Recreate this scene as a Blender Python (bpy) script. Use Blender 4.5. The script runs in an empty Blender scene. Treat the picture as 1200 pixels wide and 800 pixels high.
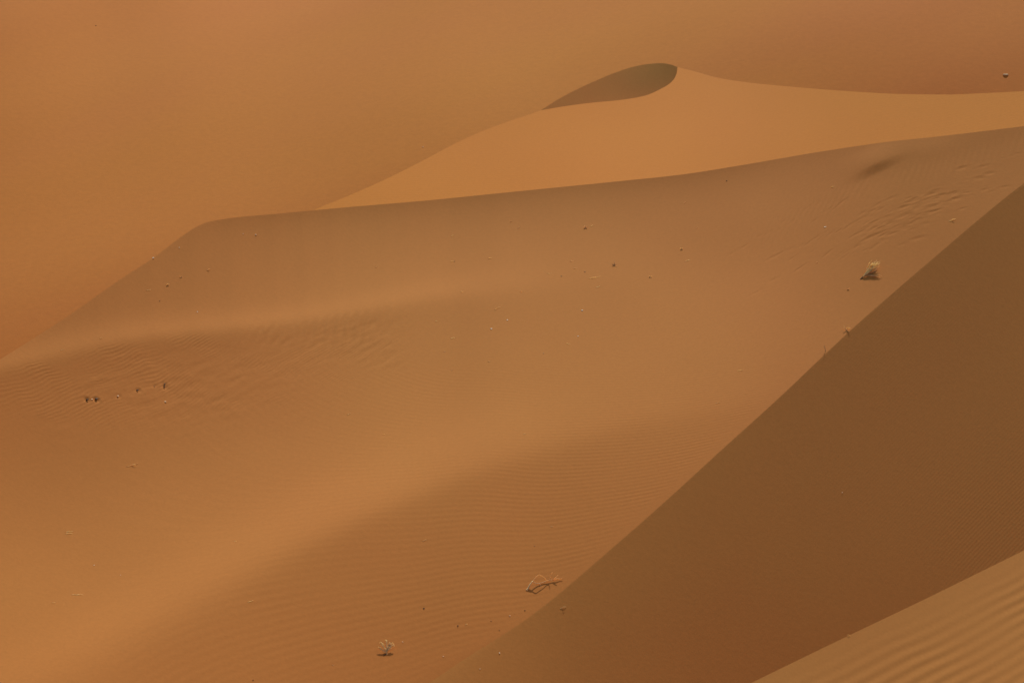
import bpy, math, random
import numpy as np

# ------------------------------------------------------------------ camera
F = 85.0 / 36.0 * 1200.0          # focal length in photo pixels (photo 1200 x 800)
PITCH = math.radians(13.0)
CP, SP = math.cos(PITCH), math.sin(PITCH)
EL, AZ = math.radians(42.0), math.radians(10.0)      # sun: ahead of the camera, a little to the right
LX, LY, LZ = math.cos(EL)*math.sin(AZ), math.cos(EL)*math.cos(AZ), math.sin(EL)
KL, AMB = 0.64, 0.21             # photo linear red ~ KL * (n.L + AMB)

def tview(u, v):
    """slope ratios of a sight line: x/Y and -z/Y"""
    yr = (400.0 - v)/F
    den = CP + yr*SP
    return (u - 600.0)/F/den, (SP - yr*CP)/den

# ------------------------------------------------------------------ small numeric tools
def hash2(ix, iy, seed):
    h = (ix.astype(np.int64)*374761393 + iy.astype(np.int64)*668265263 + seed*982451653) & 0x7fffffff
    h = ((h ^ (h >> 13))*1274126177) & 0x7fffffff
    h = ((h ^ (h >> 16))*362437) & 0x7fffffff
    return (h & 0xffff)/65535.0

def vnoise(x, y, seed):
    ix, iy = np.floor(x), np.floor(y)
    fx, fy = x-ix, y-iy
    fx = fx*fx*fx*(fx*(fx*6-15)+10); fy = fy*fy*fy*(fy*(fy*6-15)+10)
    a, b = hash2(ix, iy, seed), hash2(ix+1, iy, seed)
    c, d = hash2(ix, iy+1, seed), hash2(ix+1, iy+1, seed)
    return ((a*(1-fx)+b*fx)*(1-fy) + (c*(1-fx)+d*fx)*fy)*2-1

def fbm(x, y, seed, octs=4, gain=0.5):
    s, a, n = 0.0, 1.0, 0.0
    for k in range(octs):
        s = s + a*vnoise(x*2**k+17.3*k, y*2**k-9.1*k, seed+k*31); n += a; a *= gain
    return s/n

def sstep(a, b, x):
    t = np.clip((x-a)/(b-a), 0, 1)
    return t*t*(3-2*t)

def curve(pts):
    """smooth monotone-ish interpolation through (u, v) control points (PCHIP)"""
    p = np.array(sorted(pts), float); x, y = p[:, 0], p[:, 1]
    h = np.diff(x); d = np.diff(y)/h
    m = np.zeros(len(x)); m[0], m[-1] = d[0], d[-1]
    for i in range(1, len(x)-1):
        if d[i-1]*d[i] > 0:
            w1, w2 = 2*h[i]+h[i-1], h[i]+2*h[i-1]
            m[i] = (w1+w2)/(w1/d[i-1]+w2/d[i])
    def f(u):
        u = np.asarray(u, float)
        k = np.clip(np.searchsorted(x, u)-1, 0, len(h)-1)
        t = (u-x[k])/h[k]
        lin_lo, lin_hi = y[0]+m[0]*(u-x[0]), y[-1]+m[-1]*(u-x[-1])
        t = np.clip(t, 0, 1); t2, t3 = t*t, t*t*t
        r = (2*t3-3*t2+1)*y[k] + (t3-2*t2+t)*h[k]*m[k] + (3*t2-2*t3)*y[k+1] + (t3-t2)*h[k]*m[k+1]
        return np.where(u < x[0], lin_lo, np.where(u > x[-1], lin_hi, r))
    return f

def blur(a, n, axis):
    if n < 1: return a
    k = np.hanning(2*n+3)[1:-1]; k /= k.sum()
    p = [(0, 0), (0, 0)]; p[axis] = (n, n)
    b = np.pad(a, p, mode='edge')
    out = np.zeros_like(a)
    for i, w in enumerate(k):
        out += w*(b[i:i+a.shape[0], :] if axis == 0 else b[:, i:i+a.shape[1]])
    return out

def tps(points, U, V, reg=0.02):
    """thin plate spline through scattered (u, v, value)"""
    p = np.array(points, float); q = p[:, :2]/400.0; z = p[:, 2]
    def phi(r2): return 0.5*r2*np.log(r2+1e-9)
    n = len(p)
    A = np.zeros((n+3, n+3))
    A[:n, :n] = phi(((q[:, None, :]-q[None])**2).sum(-1)) + reg*np.eye(n)
    A[:n, n] = 1; A[:n, n+1:] = q; A[n, :n] = 1; A[n+1:, :n] = q.T
    w = np.linalg.solve(A, np.concatenate([z, np.zeros(3)]))
    u, v = U/400.0, V/400.0
    out = w[n] + w[n+1]*u + w[n+2]*v
    for i in range(n):
        out = out + w[i]*phi((u-q[i, 0])**2+(v-q[i, 1])**2)
    return out

def lin(c):
    c = np.asarray(c, float)/255.0
    return np.where(c <= 0.04045, c/12.92, ((c+0.055)/1.055)**2.4)

# ------------------------------------------------------------------ terrain solver
# A dune face is found from how steeply it must lie to catch the sun the way it does:
# the slope field is integrated outwards from a base line whose distance is known.
class Face:
    def __init__(self, us, vs, base_v, base_Y, tone, iters=40, q0=0.25, qlim=(-0.1, 0.72), smooth=4, passes=1, k=0.4, wide=16, plim=0.5):
        self.us, self.vs = us, vs
        U, V = np.meshgrid(us, vs, indexing='ij')
        rx, t = tview(U, V)
        target = np.clip(lin(tone(U, V))/KL - AMB, 0.02, 0.66)
        bv = base_v(us); bY = base_Y(us)
        bi = np.clip((bv-vs[0])/(vs[1]-vs[0]), 0, len(vs)-1.001)
        b0 = bi.astype(int); bf = bi-b0
        q = np.full_like(U, q0); p = np.zeros_like(U)
        dt = np.gradient(t, axis=1)
        for it in range(iters):
            qe = q + p*rx
            g = -dt/np.maximum(qe+t, 0.045)
            G = np.zeros_like(g); G[:, 1:] = np.cumsum(0.5*(g[:, 1:]+g[:, :-1]), axis=1)
            ar = np.arange(len(us))
            Gb = G[ar, b0]*(1-bf)+G[ar, b0+1]*bf
            Y = bY[:, None]*np.exp(G-Gb[:, None])
            X, Z = rx*Y, -t*Y
            xu, yu, zu = np.gradient(X, axis=0), np.gradient(Y, axis=0), np.gradient(Z, axis=0)
            xv, yv, zv = np.gradient(X, axis=1), np.gradient(Y, axis=1), np.gradient(Z, axis=1)
            det = xu*yv - yu*xv
            p_n = (zu*yv - yu*zv)/det
            p_n = np.clip(blur(blur(np.clip(p_n, -1, 1), wide, 0), smooth, 1), -plim, plim)
            p = p + 0.3*(p_n-p)
            qn = q.copy()
            for _ in range(6):
                s = np.sqrt(1+p*p+qn*qn)
                f = (LZ-p*LX-qn*LY)/s - target
                df = -LY/s - (LZ-p*LX-qn*LY)*qn/s**3
                qn = np.clip(qn - f/df, *qlim)
            q = q + k*(qn-q)
            q = blur(blur(q, passes, 0), passes, 1)
        self.lnY = np.log(Y); self.p, self.q = p, q
        self.err = np.abs((LZ-p_n*LX-q*LY)/np.sqrt(1+p_n**2+q**2)-target)
    def sample(self, u, v, fld=None):
        """cubic lookup of ln(distance) along the sight line u, v"""
        A = self.lnY if fld is None else fld
        du, dv = self.us[1]-self.us[0], self.vs[1]-self.vs[0]
        x = np.clip((u-self.us[0])/du, 1, len(self.us)-3.001); y = np.clip((v-self.vs[0])/dv, 1, len(self.vs)-3.001)
        i, j = x.astype(int), y.astype(int); fx, fy = x-i, y-j
        def w(f):   # B-spline weights: C2 smooth
            return ((1-f)**3/6, (3*f**3-6*f*f+4)/6, (-3*f**3+3*f*f+3*f+1)/6, f**3/6)
        wx, wy = w(fx), w(fy)
        out = 0.0
        for a in range(4):
            for b in range(4):
                out = out + wx[a]*wy[b]*A[i+a-1, j+b-1]
        return out

# ------------------------------------------------------------------ mesh tools
COL = bpy.context.scene.collection

def grid_mesh(name, X, Y, Z, attrs, mat, label, cut=None):
    n, m = X.shape
    me = bpy.data.meshes.new(name)
    co = np.stack([X, Y, Z], -1).astype(np.float32).reshape(-1, 3)
    idx = np.arange(n*m, dtype=np.int32).reshape(n, m)
    quads = np.stack([idx[:-1, :-1], idx[1:, :-1], idx[1:, 1:], idx[:-1, 1:]], -1)
    if cut is not None: quads = np.delete(quads, cut, axis=1)      # crest row is doubled so that the edge stays crisp
    quads = quads.reshape(-1, 4)
    me.vertices.add(n*m); me.vertices.foreach_set('co', co.ravel())
    me.loops.add(quads.size); me.loops.foreach_set('vertex_index', quads.ravel())
    me.polygons.add(len(quads))
    me.polygons.foreach_set('loop_start', np.arange(0, quads.size, 4, dtype=np.int32))
    me.polygons.foreach_set('use_smooth', np.ones(len(quads), bool))
    me.update(calc_edges=True)
    for k, a in attrs.items():
        at = me.attributes.new(k, 'FLOAT', 'POINT')
        at.data.foreach_set('value', np.broadcast_to(a, X.shape).astype(np.float32).ravel())
    me.materials.append(mat)
    o = bpy.data.objects.new(name, me); COL.objects.link(o)
    o['kind'] = 'structure'; o['label'] = label
    return o

def back_side(X, Y, Z, slope=-0.5, reach=60.0, drop=None):
    """continue a sheet over its last row (the crest) and down the hidden side"""
    x, y, z = X[:, -1], Y[:, -1], Z[:, -1]
    rs = np.array([0.0, 0.25, 0.8, 2, 5, 11, 22, 38, reach])
    fx, fy, fz = [X], [Y], [Z]
    zz = z.copy(); last = 0.0
    for k, r in enumerate(rs):
        s = slope if k > 2 else slope*0.75
        zz = zz + s*(r-last); last = r
        if drop is not None: zz = np.maximum(zz, drop)
        fy.append((y+r)[:, None]); fx.append((x*(y+r)/y)[:, None]); fz.append(zz[:, None].copy())
    return np.concatenate(fx, 1), np.concatenate(fy, 1), np.concatenate(fz, 1)

# ------------------------------------------------------------------ sand material
def N(nt, t, **kw):
    n = nt.nodes.new(t)
    for k, v in kw.items(): setattr(n, k, v)
    return n

SAND = (0.470, 0.195, 0.0415)
def sand_material(name, hue_scale=0.02, hue_amt=1.0, grain_scale=6.0, streak=(1, 1, 1), tint=(1, 1, 1), red=(0.995, 0.882, 0.85)):
    m = bpy.data.materials.new(name); m.use_nodes = True
    nt = m.node_tree; nt.nodes.clear(); L = nt.links.new
    out = N(nt, 'ShaderNodeOutputMaterial'); bs = N(nt, 'ShaderNodeBsdfPrincipled')
    bs.inputs['Roughness'].default_value = 0.95
    bs.inputs['Specular IOR Level'].default_value = 0.08
    bs.inputs['Diffuse Roughness'].default_value = 0.3
    L(bs.outputs[0], out.inputs[0])
    geo = N(nt, 'ShaderNodeNewGeometry')
    # broad drifts of redder and paler sand
    mp = N(nt, 'ShaderNodeMapping'); mp.inputs['Scale'].default_value = streak
    L(geo.outputs['Position'], mp.inputs['Vector'])
    n1 = N(nt, 'ShaderNodeTexNoise'); n1.inputs['Scale'].default_value = hue_scale; n1.inputs['Detail'].default_value = 3.5
    n1.inputs['Distortion'].default_value = 0.6
    L(mp.outputs[0], n1.inputs['Vector'])
    cr = N(nt, 'ShaderNodeValToRGB')
    e = cr.color_ramp.elements
    def mul(c, k): return tuple(SAND[i]*tint[i]*(1+(c[i]-1)*k) for i in range(3))+(1,)
    e[0].position = 0.30; e[0].color = mul((0.97, 0.90, 0.93), hue_amt)
    e[1].position = 0.70; e[1].color = mul((1.02, 1.07, 1.06), hue_amt)
    L(n1.outputs['Fac'], cr.inputs['Fac'])
    # fine grain
    n2 = N(nt, 'ShaderNodeTexNoise'); n2.inputs['Scale'].default_value = grain_scale; n2.inputs['Detail'].default_value = 6
    n2.inputs['Roughness'].default_value = 0.75
    L(geo.outputs['Position'], n2.inputs['Vector'])
    mr = N(nt, 'ShaderNodeMapRange'); mr.inputs[1].default_value = 0.25; mr.inputs[2].default_value = 0.75
    mr.inputs[3].default_value = 0.93; mr.inputs[4].default_value = 1.07
    L(n2.outputs['Fac'], mr.inputs[0])
    mx = N(nt, 'ShaderNodeVectorMath', operation='SCALE')
    L(cr.outputs[0], mx.inputs[0]); L(mr.outputs[0], mx.inputs['Scale'])
    # iron-rich red patches, where the sheet says so
    ir = N(nt, 'ShaderNodeAttribute', attribute_name='iron')
    mi = N(nt, 'ShaderNodeMix', data_type='RGBA', blend_type='MULTIPLY')
    mi.inputs['B'].default_value = red+(1,)
    L(ir.outputs['Fac'], mi.inputs['Factor']); L(mx.outputs[0], mi.inputs['A'])
    L(mi.outputs['Result'], bs.inputs['Base Color'])
    # wind ripples: two trains, phase and height carried by the sheet
    hs = []
    for k in ('a', 'b'):
        ph = N(nt, 'ShaderNodeAttribute', attribute_name='ripple_%s_phase' % k)
        am = N(nt, 'ShaderNodeAttribute', attribute_name='ripple_%s_height' % k)
        si = N(nt, 'ShaderNodeMath', operation='SINE'); L(ph.outputs['Fac'], si.inputs[0])
        ml = N(nt, 'ShaderNodeMath', operation='MULTIPLY'); L(si.outputs[0], ml.inputs[0]); L(am.outputs['Fac'], ml.inputs[1])
        hs.append(ml)
    ad = N(nt, 'ShaderNodeMath', operation='ADD'); L(hs[0].outputs[0], ad.inputs[0]); L(hs[1].outputs[0], ad.inputs[1])
    gr = N(nt, 'ShaderNodeMath', operation='MULTIPLY_ADD'); gr.inputs[1].default_value = 0.012/grain_scale*3
    L(n2.outputs['Fac'], gr.inputs[0]); L(ad.outputs[0], gr.inputs[2])
    bp = N(nt, 'ShaderNodeBump'); bp.inputs['Strength'].default_value = 1.0; bp.inputs['Distance'].default_value = 1.0
    L(gr.outputs[0], bp.inputs['Height']); L(bp.outputs[0], bs.inputs['Normal'])
    return m

# ------------------------------------------------------------------ outlines (photo pixels)
crest_main = curve([(-300, 600), (-100, 483), (0, 421), (80, 370), (143, 326), (180, 302), (216, 275), (232, 265), (243, 260.5), (257, 257.5), (285, 254), (320, 251),
                    (400, 243.5), (500, 235), (570, 228), (650, 220), (720, 213), (800, 204.5), (867, 194), (967, 177), (1040, 166.5), (1100, 160),
                    (1200, 148), (1350, 128), (1600, 95)])
brink = curve([(-600, 1120), (-200, 1075), (100, 1000), (300, 915), (440, 841), (502, 801), (541, 773), (586, 746), (626, 720), (660, 692), (693, 663),
               (760, 605), (800, 569), (855, 518), (900, 478.5), (993, 390), (1080, 314.5), (1151, 254), (1200, 214), (1300, 160), (1450, 140), (1700, 110)])
def eased(f, sd):
    """the same line with its corners rounded over about sd pixels"""
    x = np.arange(-960, 2060, 2.0); n = int(sd*1.5)+1
    g = np.exp(-0.5*(np.arange(-n, n+1)*2.0/sd)**2); g /= g.sum()
    y = np.convolve(np.pad(f(x), n, mode='reflect', reflect_type='odd'), g, 'valid')
    return lambda u: np.interp(u, x, y)
brink = eased(brink, 26.0)
crest_bright = curve([(-300, 540), (100, 405), (235, 322), (375, 243), (400, 233), (450, 211), (500, 186), (530, 170), (565, 154), (600, 141), (633, 129.5),
                      (650, 119), (673, 106.5), (700, 94), (722, 85), (745, 77.8), (762, 75), (775, 74.3), (786, 76), (793, 78.5), (815, 84), (840, 91), (870, 96),
                      (930, 102), (1000, 107.5), (1060, 110.5), (1110, 111), (1150, 109.5), (1200, 107), (1350, 97), (1700, 70)])
crest_near = curve([(500, 985), (700, 893), (880, 800), (994, 744.5), (1083, 702), (1140, 674), (1200, 644.5), (1400, 545), (1700, 395)])
lip_near = curve([(633, 129.6), (660, 125), (690, 121), (730, 117), (755, 112.5), (775, 104), (788, 95), (793, 86), (794, 80)])
ridge_line = curve([(-300, 480), (0, 432), (75, 414), (110, 405), (150, 397), (200, 392), (280, 384), (350, 376), (430, 363), (520, 346), (600, 338), (700, 322), (800, 306), (950, 290), (1300, 240)])
fold_line = curve([(-400, 1000), (-100, 880), (60, 810), (150, 758), (200, 728), (280, 684), (350, 645), (420, 610), (500, 577), (560, 553), (640, 527), (700, 508), (780, 490), (850, 480), (930, 462), (1100, 420), (1500, 300)])

ridge_line = eased(ridge_line, 30.0); fold_line = eased(fold_line, 30.0); crest_soft = eased(crest_main, 24.0)

# ------------------------------------------------------------------ tones (sRGB red of the photo's big sunlit and dim faces)
def tone_main(U, V):
    pts = [(-250, 560, 156), (-250, 800, 178), (-250, 1000, 178), (0, 500, 158), (0, 600, 170), (0, 700, 179), (0, 800, 180), (60, 470, 157), (60, 560, 164), (100, 440, 155), (100, 650, 176), (100, 520, 159),
           (200, 420, 157), (200, 480, 160), (200, 560, 172), (200, 650, 178), (300, 400, 160), (300, 460, 164), (300, 520, 172), (300, 600, 178), (420, 390, 165), (420, 440, 170),
           (420, 520, 176), (500, 400, 170), (500, 480, 175), (500, 540, 177), (600, 370, 171), (600, 450, 173), (600, 500, 175), (700, 350, 172), (700, 420, 173), (700, 470, 174), (800, 330, 172), (800, 400, 173), (800, 450, 173),
           (900, 320, 168), (900, 380, 170), (900, 440, 168), (980, 340, 162), (980, 380, 164), (1050, 300, 152), (1120, 250, 150), (1000, 300, 155), (900, 300, 164)]
    body = tps(pts, U, V) + 3*np.exp(-((U-120)/170)**2-((V-445)/50)**2)
    low = 4+tps([(-200, 950, 178), (0, 900, 172), (100, 800, 168), (200, 760, 164), (300, 720, 162), (300, 790, 161), (420, 660, 158), (420, 760, 157), (520, 620, 157), (520, 720, 155), (620, 570, 158), (620, 660, 154), (720, 530, 159),
               (720, 620, 155), (820, 490, 160), (860, 490, 161), (400, 900, 154), (600, 800, 150), (950, 440, 160), (1050, 340, 156)], U, V)
    up = tps([(0, 420, 152), (80, 385, 150), (150, 340, 149), (240, 280, 146), (240, 330, 149), (150, 375, 154), (300, 270, 147), (300, 320, 152), (300, 355, 156), (400, 258, 147), (400, 290, 154), (400, 340, 161), (500, 245, 146), (500, 285, 156), (500, 325, 163),
              (600, 238, 148), (600, 280, 158), (600, 320, 164), (700, 222, 147), (700, 250, 153), (700, 290, 158), (800, 215, 145), (800, 240, 154), (800, 280, 156), (880, 200, 148), (880, 230, 156), (880, 270, 154),
              (960, 185, 146), (960, 215, 154), (960, 260, 152), (1040, 172, 152), (1040, 230, 150), (1040, 270, 151), (1120, 165, 152), (1120, 200, 150), (1120, 230, 151), (1200, 155, 150), (1200, 180, 146), (1200, 205, 152), (1300, 150, 150)], U, V)
    dr = V - ridge_line(U)
    wide = 5 + 40*sstep(380, 650, U)
    side = sstep(-0.6, 0.6, dr/wide)
    ridge = 17*np.exp(-(np.minimum(dr, 0)/17.0)**2)*(dr < 0) * (1-sstep(480, 700, U))*(1-0.4*sstep(280, 420, U)) * (0.8+0.2*sstep(60, 200, U))
    ridge = ridge + 4*np.exp(-((dr-8)/14.0)**2)*sstep(220, 360, U)*(1-sstep(500, 700, U))
    upper = up + ridge + 4 - 5*sstep(300, 150, U)*(1-sstep(-45, -15, V-ridge_line(U))) + 8*(1-sstep(700, 1000, U)) - 4*sstep(1000, 1080, U) - 12*np.exp(-np.maximum(V-crest_soft(U), 0)/14)*sstep(180, 300, U)*(1-0.6*sstep(840, 960, U))
    body = body - 7*np.exp(-np.maximum(dr, 0)/26)*(1-sstep(200, 330, U))
    r = upper*(1-side) + body*side
    df = V - fold_line(U)
    wf = 16 + 22*sstep(450, 100, U)
    s2 = sstep(-1, 1, df/wf)
    r = r + 6*np.exp(-((df+45)/38)**2)*(1-sstep(520, 760, U))
    r = r*(1-s2) + low*s2
    # the little wind scour below the crest and the soft trough leading out of it
    s = (U-1030)*0.9 + (V-197)*-0.43; w = (U-1030)*0.43 + (V-197)*0.9
    hol = np.exp(-(s/26)**2-(w/7)**2)*np.where(w < 5, 1, np.exp(-((w-5)/3)**2))
    r = r - 8*hol
    s = (U-1100)*0.97 + (V-178)*-0.22; w = (U-1100)*0.22 + (V-178)*0.97
    r = r - 9*np.exp(-(s/95)**2-(w/8)**2)
    r = r + 9*np.exp(-((U-1085)/45)**2-((V-167)/8)**2)
    r = r + 1.6*fbm(U/170, V/60, 5, 3)
    return r

def tone_slip(U, V):
    r = tps([(500, 830, 148), (545, 785, 148), (600, 750, 142), (570, 800, 141), (640, 740, 133), (700, 720, 129), (800, 620, 127), (900, 540, 125.5), (1000, 450, 124), (1100, 350, 123), (1200, 260, 121), (1200, 450, 123), (1050, 560, 124),
             (1200, 600, 120), (1000, 700, 121), (900, 760, 122), (750, 790, 128), (1500, 400, 120), (1400, 200, 120), (300, 1000, 150)], U, V)
    return r - 1 + 0.8*fbm(U/120, V/120, 8, 2)

def tone_bright(U, V):
    r = tps([(375, 245, 182), (450, 225, 184), (550, 190, 186), (620, 150, 184), (560, 215, 186), (700, 140, 187), (700, 190, 188), (780, 110, 186), (780, 160, 187), (830, 100, 184), (860, 140, 184), (860, 180, 184), (950, 120, 178), (950, 160, 180),
             (1050, 120, 174), (1050, 150, 175), (1180, 115, 171), (1180, 140, 172), (700, 90, 180), (1400, 120, 168), (200, 330, 182), (500, 400, 184), (900, 300, 182)], U, V)
    return r + 4*sstep(900, 1150, U) + 1.2*fbm(U/150, V/50, 15, 3)

def tone_far(U, V):
    r = tps([(0, 0, 177), (0, 100, 175), (0, 200, 171), (0, 300, 168), (0, 390, 160), (100, 50, 180), (100, 150, 176), (100, 250, 172), (100, 330, 164), (200, 20, 181), (200, 120, 177), (200, 230, 171), (300, 40, 183), (300, 130, 177),
             (300, 220, 171), (400, 30, 181), (400, 120, 175), (400, 210, 167), (500, 30, 178), (500, 100, 175), (500, 160, 168), (600, 30, 177), (600, 100, 174), (700, 20, 176), (700, 70, 171), (800, 20, 172), (800, 60, 168),
             (900, 20, 171), (900, 70, 162), (1000, 20, 170), (1000, 80, 158), (1100, 20, 168), (1100, 85, 157), (1200, 20, 166), (1200, 90, 157), (600, -120, 178), (0, -120, 177), (1200, -120, 168), (300, 420, 155), (1000, 300, 152), (-200, 450, 156), (-200, 100, 175)], U, V)
    # long low undulations running down to the left
    d = U*0.35 + V
    r = r + 1 + 4*sstep(150, 300, V) + 5.0*fbm(U/330 + V/300, d/80, 25, 3) + 2.6*fbm((U+2*V)/420, d/26, 33, 2)
    return r

def tone_near(U, V):
    return tps([(900, 810, 154), (1000, 760, 152), (1100, 720, 153), (1200, 660, 155), (1000, 800, 155), (1100, 780, 157), (1200, 740, 160), (1200, 800, 160), (1400, 700, 160), (700, 1000, 155)], U, V)

# ------------------------------------------------------------------ distances of the base lines
def base_main(u):
    r = (u-600)/F/0.97
    return 75+24*np.clip((75*r+2.6)/(23.8-24*r), -0.9, 1.8)
base_slip = base_main

step = 5.0
us = np.arange(-330, 1640, step)
face_c = Face(us, np.arange(60, 1160, step), brink, base_main, tone_main, q0=0.3, plim=0.7)
face_b = Face(us, np.arange(60, 1260, step), brink, base_slip, tone_slip, q0=0.6, plim=0.7, qlim=(-0.1, 0.85))
face_d = Face(us, np.arange(-20, 520, step), curve([(-400, 470), (1700, 470)]), curve([(-400, 150), (1700, 150)]), tone_bright, q0=0.12, qlim=(0.0, 0.35), smooth=5, passes=2, wide=24)
face_e = Face(np.arange(-500, 1760, 10.0), np.arange(-220, 560, 10.0), curve([(-600, 530), (1800, 530)]), curve([(-600, 210), (1800, 210)]), tone_far, q0=0.18, smooth=2)
face_a = Face(np.arange(440, 1760, 10.0), np.arange(300, 1240, 10.0), crest_near, curve([(440, 17.5), (880, 20), (1200, 23), (1760, 29)]), tone_near, q0=0.3)
for nm, f in (('c', face_c), ('b', face_b), ('d', face_d), ('e', face_e), ('a', face_a)):
    print(nm, 'err %.3f' % np.median(f.err), 'q', np.round(np.percentile(f.q, [2, 50, 98]), 2), 'p', np.round(np.percentile(f.p, [2, 50, 98]), 2), 'Y', np.round(np.exp(np.percentile(f.lnY, [1, 50, 99]))))

# ------------------------------------------------------------------ main dune: windward body, brink and slip face in one sheet
def softmax2(a, b, w):
    m = np.maximum(a, b); return m + w*np.log1p(np.exp(-np.abs(a-b)/w))

def main_lnY(u, v, part=None):
    c, b = face_c.sample(u, v), face_b.sample(u, v)
    w = 3e-5 + 0.0004*(1-sstep(505, 600, u))
    s = softmax2(c, b, w)
    return np.where(v < brink(u)-50, c, s)

def jac(surface, u, v):
    """how far one step right / down in the view moves over the ground"""
    g = (lambda a, b: on_main(a, b)) if surface == 'main' else (lambda a, b: on_face(face_a, [float(a)], [float(b)])[0])
    return (g(u+4, v)-g(u-4, v))[:2]/8, (g(u, v+4)-g(u, v-4))[:2]/8
def train(surface, u, v, slope, spacing):
    """unit normal and wavelength of a ripple train that lies along the given line on the ground"""
    du, dv = jac(surface, u, v)
    t = du+slope*dv; n = np.array([-t[1], t[0]]); n /= np.linalg.norm(n)
    if n[1] < 0: n = -n
    return n, abs(n @ (dv*spacing))
def on_main(u, v):
    u_, v_ = np.array([float(u)]), np.array([float(v)])
    l = main_lnY(u_, v_); y = math.exp(l[0]); r, t = tview(u_, v_)
    return np.array([r[0]*y, y, -t[0]*y])
def on_face(face, u, v):
    u = np.asarray(u, float); v = np.asarray(v, float)
    y = np.exp(face.sample(u, v)); r, t = tview(u, v)
    return np.stack([r*y, y, -t*y], -1)

def main_height(U, V, X, Y, Z):
    """small relief the wind and animals left: pits, trampled streaks"""
    dz = np.zeros_like(X)
    rng = random.Random(4)
    # trampled, wind-combed patch near the upper end of the brink
    m = np.exp(-(((U-1075)*0.9-(V-245)*0.43)/75)**2-(((U-1075)*0.43+(V-245)*0.9)/15)**2)
    tj = jac('main', 1040, 255); td = tj[0]-0.5*tj[1]; a = math.atan2(td[1], td[0])
    s, t = X*np.cos(a)+Y*np.sin(a), -X*np.sin(a)+Y*np.cos(a)
    n = fbm(s/1.1, t/0.30, 71, 3)
    dz += 0.014*m*n
    # rough, half-formed ripples spreading from the ridge towards the middle of the dune
    dr = V-ridge_line(U)
    m = sstep(4, 18, dr)*(1-sstep(70, 150, dr))*sstep(-20, 120, U)*(1-sstep(430, 600, U))
    tj = jac('main', 200, 430); td = tj[0]-0.40*tj[1]; a = math.atan2(td[1], td[0])
    s, t = X*np.cos(a)+Y*np.sin(a), -X*np.sin(a)+Y*np.cos(a)
    dz += 0.011*m*fbm(s/0.75+0.3*fbm(X/2, Y/2, 75, 2), t/0.21, 73, 2)*np.clip(0.5+1.5*fbm(X/3, Y/3, 74, 2), 0.1, 1.6)
    # wind scour under the crest: a short steep wall, its crown fading back up the slope
    s = (U-1028)*0.9 - (V-201)*0.43; w = (U-1028)*0.43 + (V-201)*0.9
    dz += 0.09*np.exp(-(s/26)**2)*sstep(3, -8, w)*(1-sstep(-7, -34, w))
    return dz

def lump_points():
    """starts of foot-track chains (u, v, du, dv, count)"""
    return [(858, 297, 8.5, -4.9, 13), (905, 303, 7.8, -3.8, 9), (957, 284, 8, -4.5, 10), (1035, 280, 8, -4.4, 13), (985, 297, 8, -4.3, 9), (1010, 268, 9, -5.0, 9), (950, 262, 7, -5, 6)]

un = np.concatenate([np.arange(-320, -20, 5.0), np.arange(-20, 1225, 1.25), np.arange(1225, 1560, 6.0)])
rows_b = np.concatenate([np.linspace(0, 0.97, 260), np.linspace(0.9725, 1.0, 12), [1.0]])
rows_c = np.concatenate([[0.0], np.linspace(0, 1, 520)])
vb, v0, vc = np.maximum(brink(un)+60, 1080+0*un), brink(un), crest_main(un)
v0 = np.maximum(v0, vc+2); vs = v0
Vm = np.concatenate([vb[:, None]+(v0-vb)[:, None]*rows_b[None], vs[:, None]+(vc-vs)[:, None]*rows_c[None]], 1)
Um = np.repeat(un[:, None], Vm.shape[1], 1)
slip = np.zeros_like(Um); slip[:, :len(rows_b)] = 1
lnY = main_lnY(Um, Vm, slip > 0)
rx, tt = tview(Um, Vm)
Ym = np.exp(lnY); Xm, Zm = rx*Ym, -tt*Ym
Zm = Zm + main_height(Um, Vm, Xm, Ym, Zm)

# foot tracks: shallow oblong pits with a pushed-up far rim, laid along wandering chains
rng = random.Random(11)
def dent(cx, cy, rl, rw, ang, depth):
    global Zm
    i0, i1 = np.searchsorted(un, [0, 1210])
    dx, dy = Xm-cx, Ym-cy
    near = (np.abs(dx) < 1.5*rl+0.6) & (np.abs(dy) < 1.5*rl+0.6)
    if not near.any(): return
    s = dx[near]*math.cos(ang)+dy[near]*math.sin(ang); t = -dx[near]*math.sin(ang)+dy[near]*math.cos(ang)
    r2 = (s/rl)**2+(t/rw)**2
    Zm[near] += -depth*np.exp(-r2*1.6) + 0.22*depth*np.exp(-((np.sqrt(r2)-1.4)/0.4)**2)*(t > 0)

tj = jac('main', 1040, 255); tdir = tj[0]-0.5*tj[1]; tang = math.atan2(tdir[1], tdir[0])
def print_at(u, v, k):
    q = on_main(u, v)
    dent(q[0], q[1], rng.uniform(0.16, 0.34)*k, rng.uniform(0.06, 0.11)*k, tang+rng.uniform(-0.12, 0.12), rng.uniform(0.003, 0.012)*k)
for (u, v, du, dv, cnt) in lump_points():
    for k in range(cnt):
        print_at(u+du*k+rng.uniform(-3, 3), v+dv*k+rng.uniform(-2, 2), 1.0)
for k in range(110):     # trampled patch
    a_, b_ = rng.gauss(0, 66), rng.gauss(0, 13)
    print_at(1075+a_*0.9+b_*0.43, 248-a_*0.43+b_*0.9, rng.uniform(0.6, 1.2))
for u, v, d in ((101.5, 467.5, .16), (113, 468, .18), (162, 457, .12), (139, 464, .07), (193, 450.5, .11), (192.5, 453.5, .11), (181, 451.5, .05)):
    q = on_main(u, v); dent(q[0], q[1], 0.13, 0.10, 0.3, d*0.35)

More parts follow.
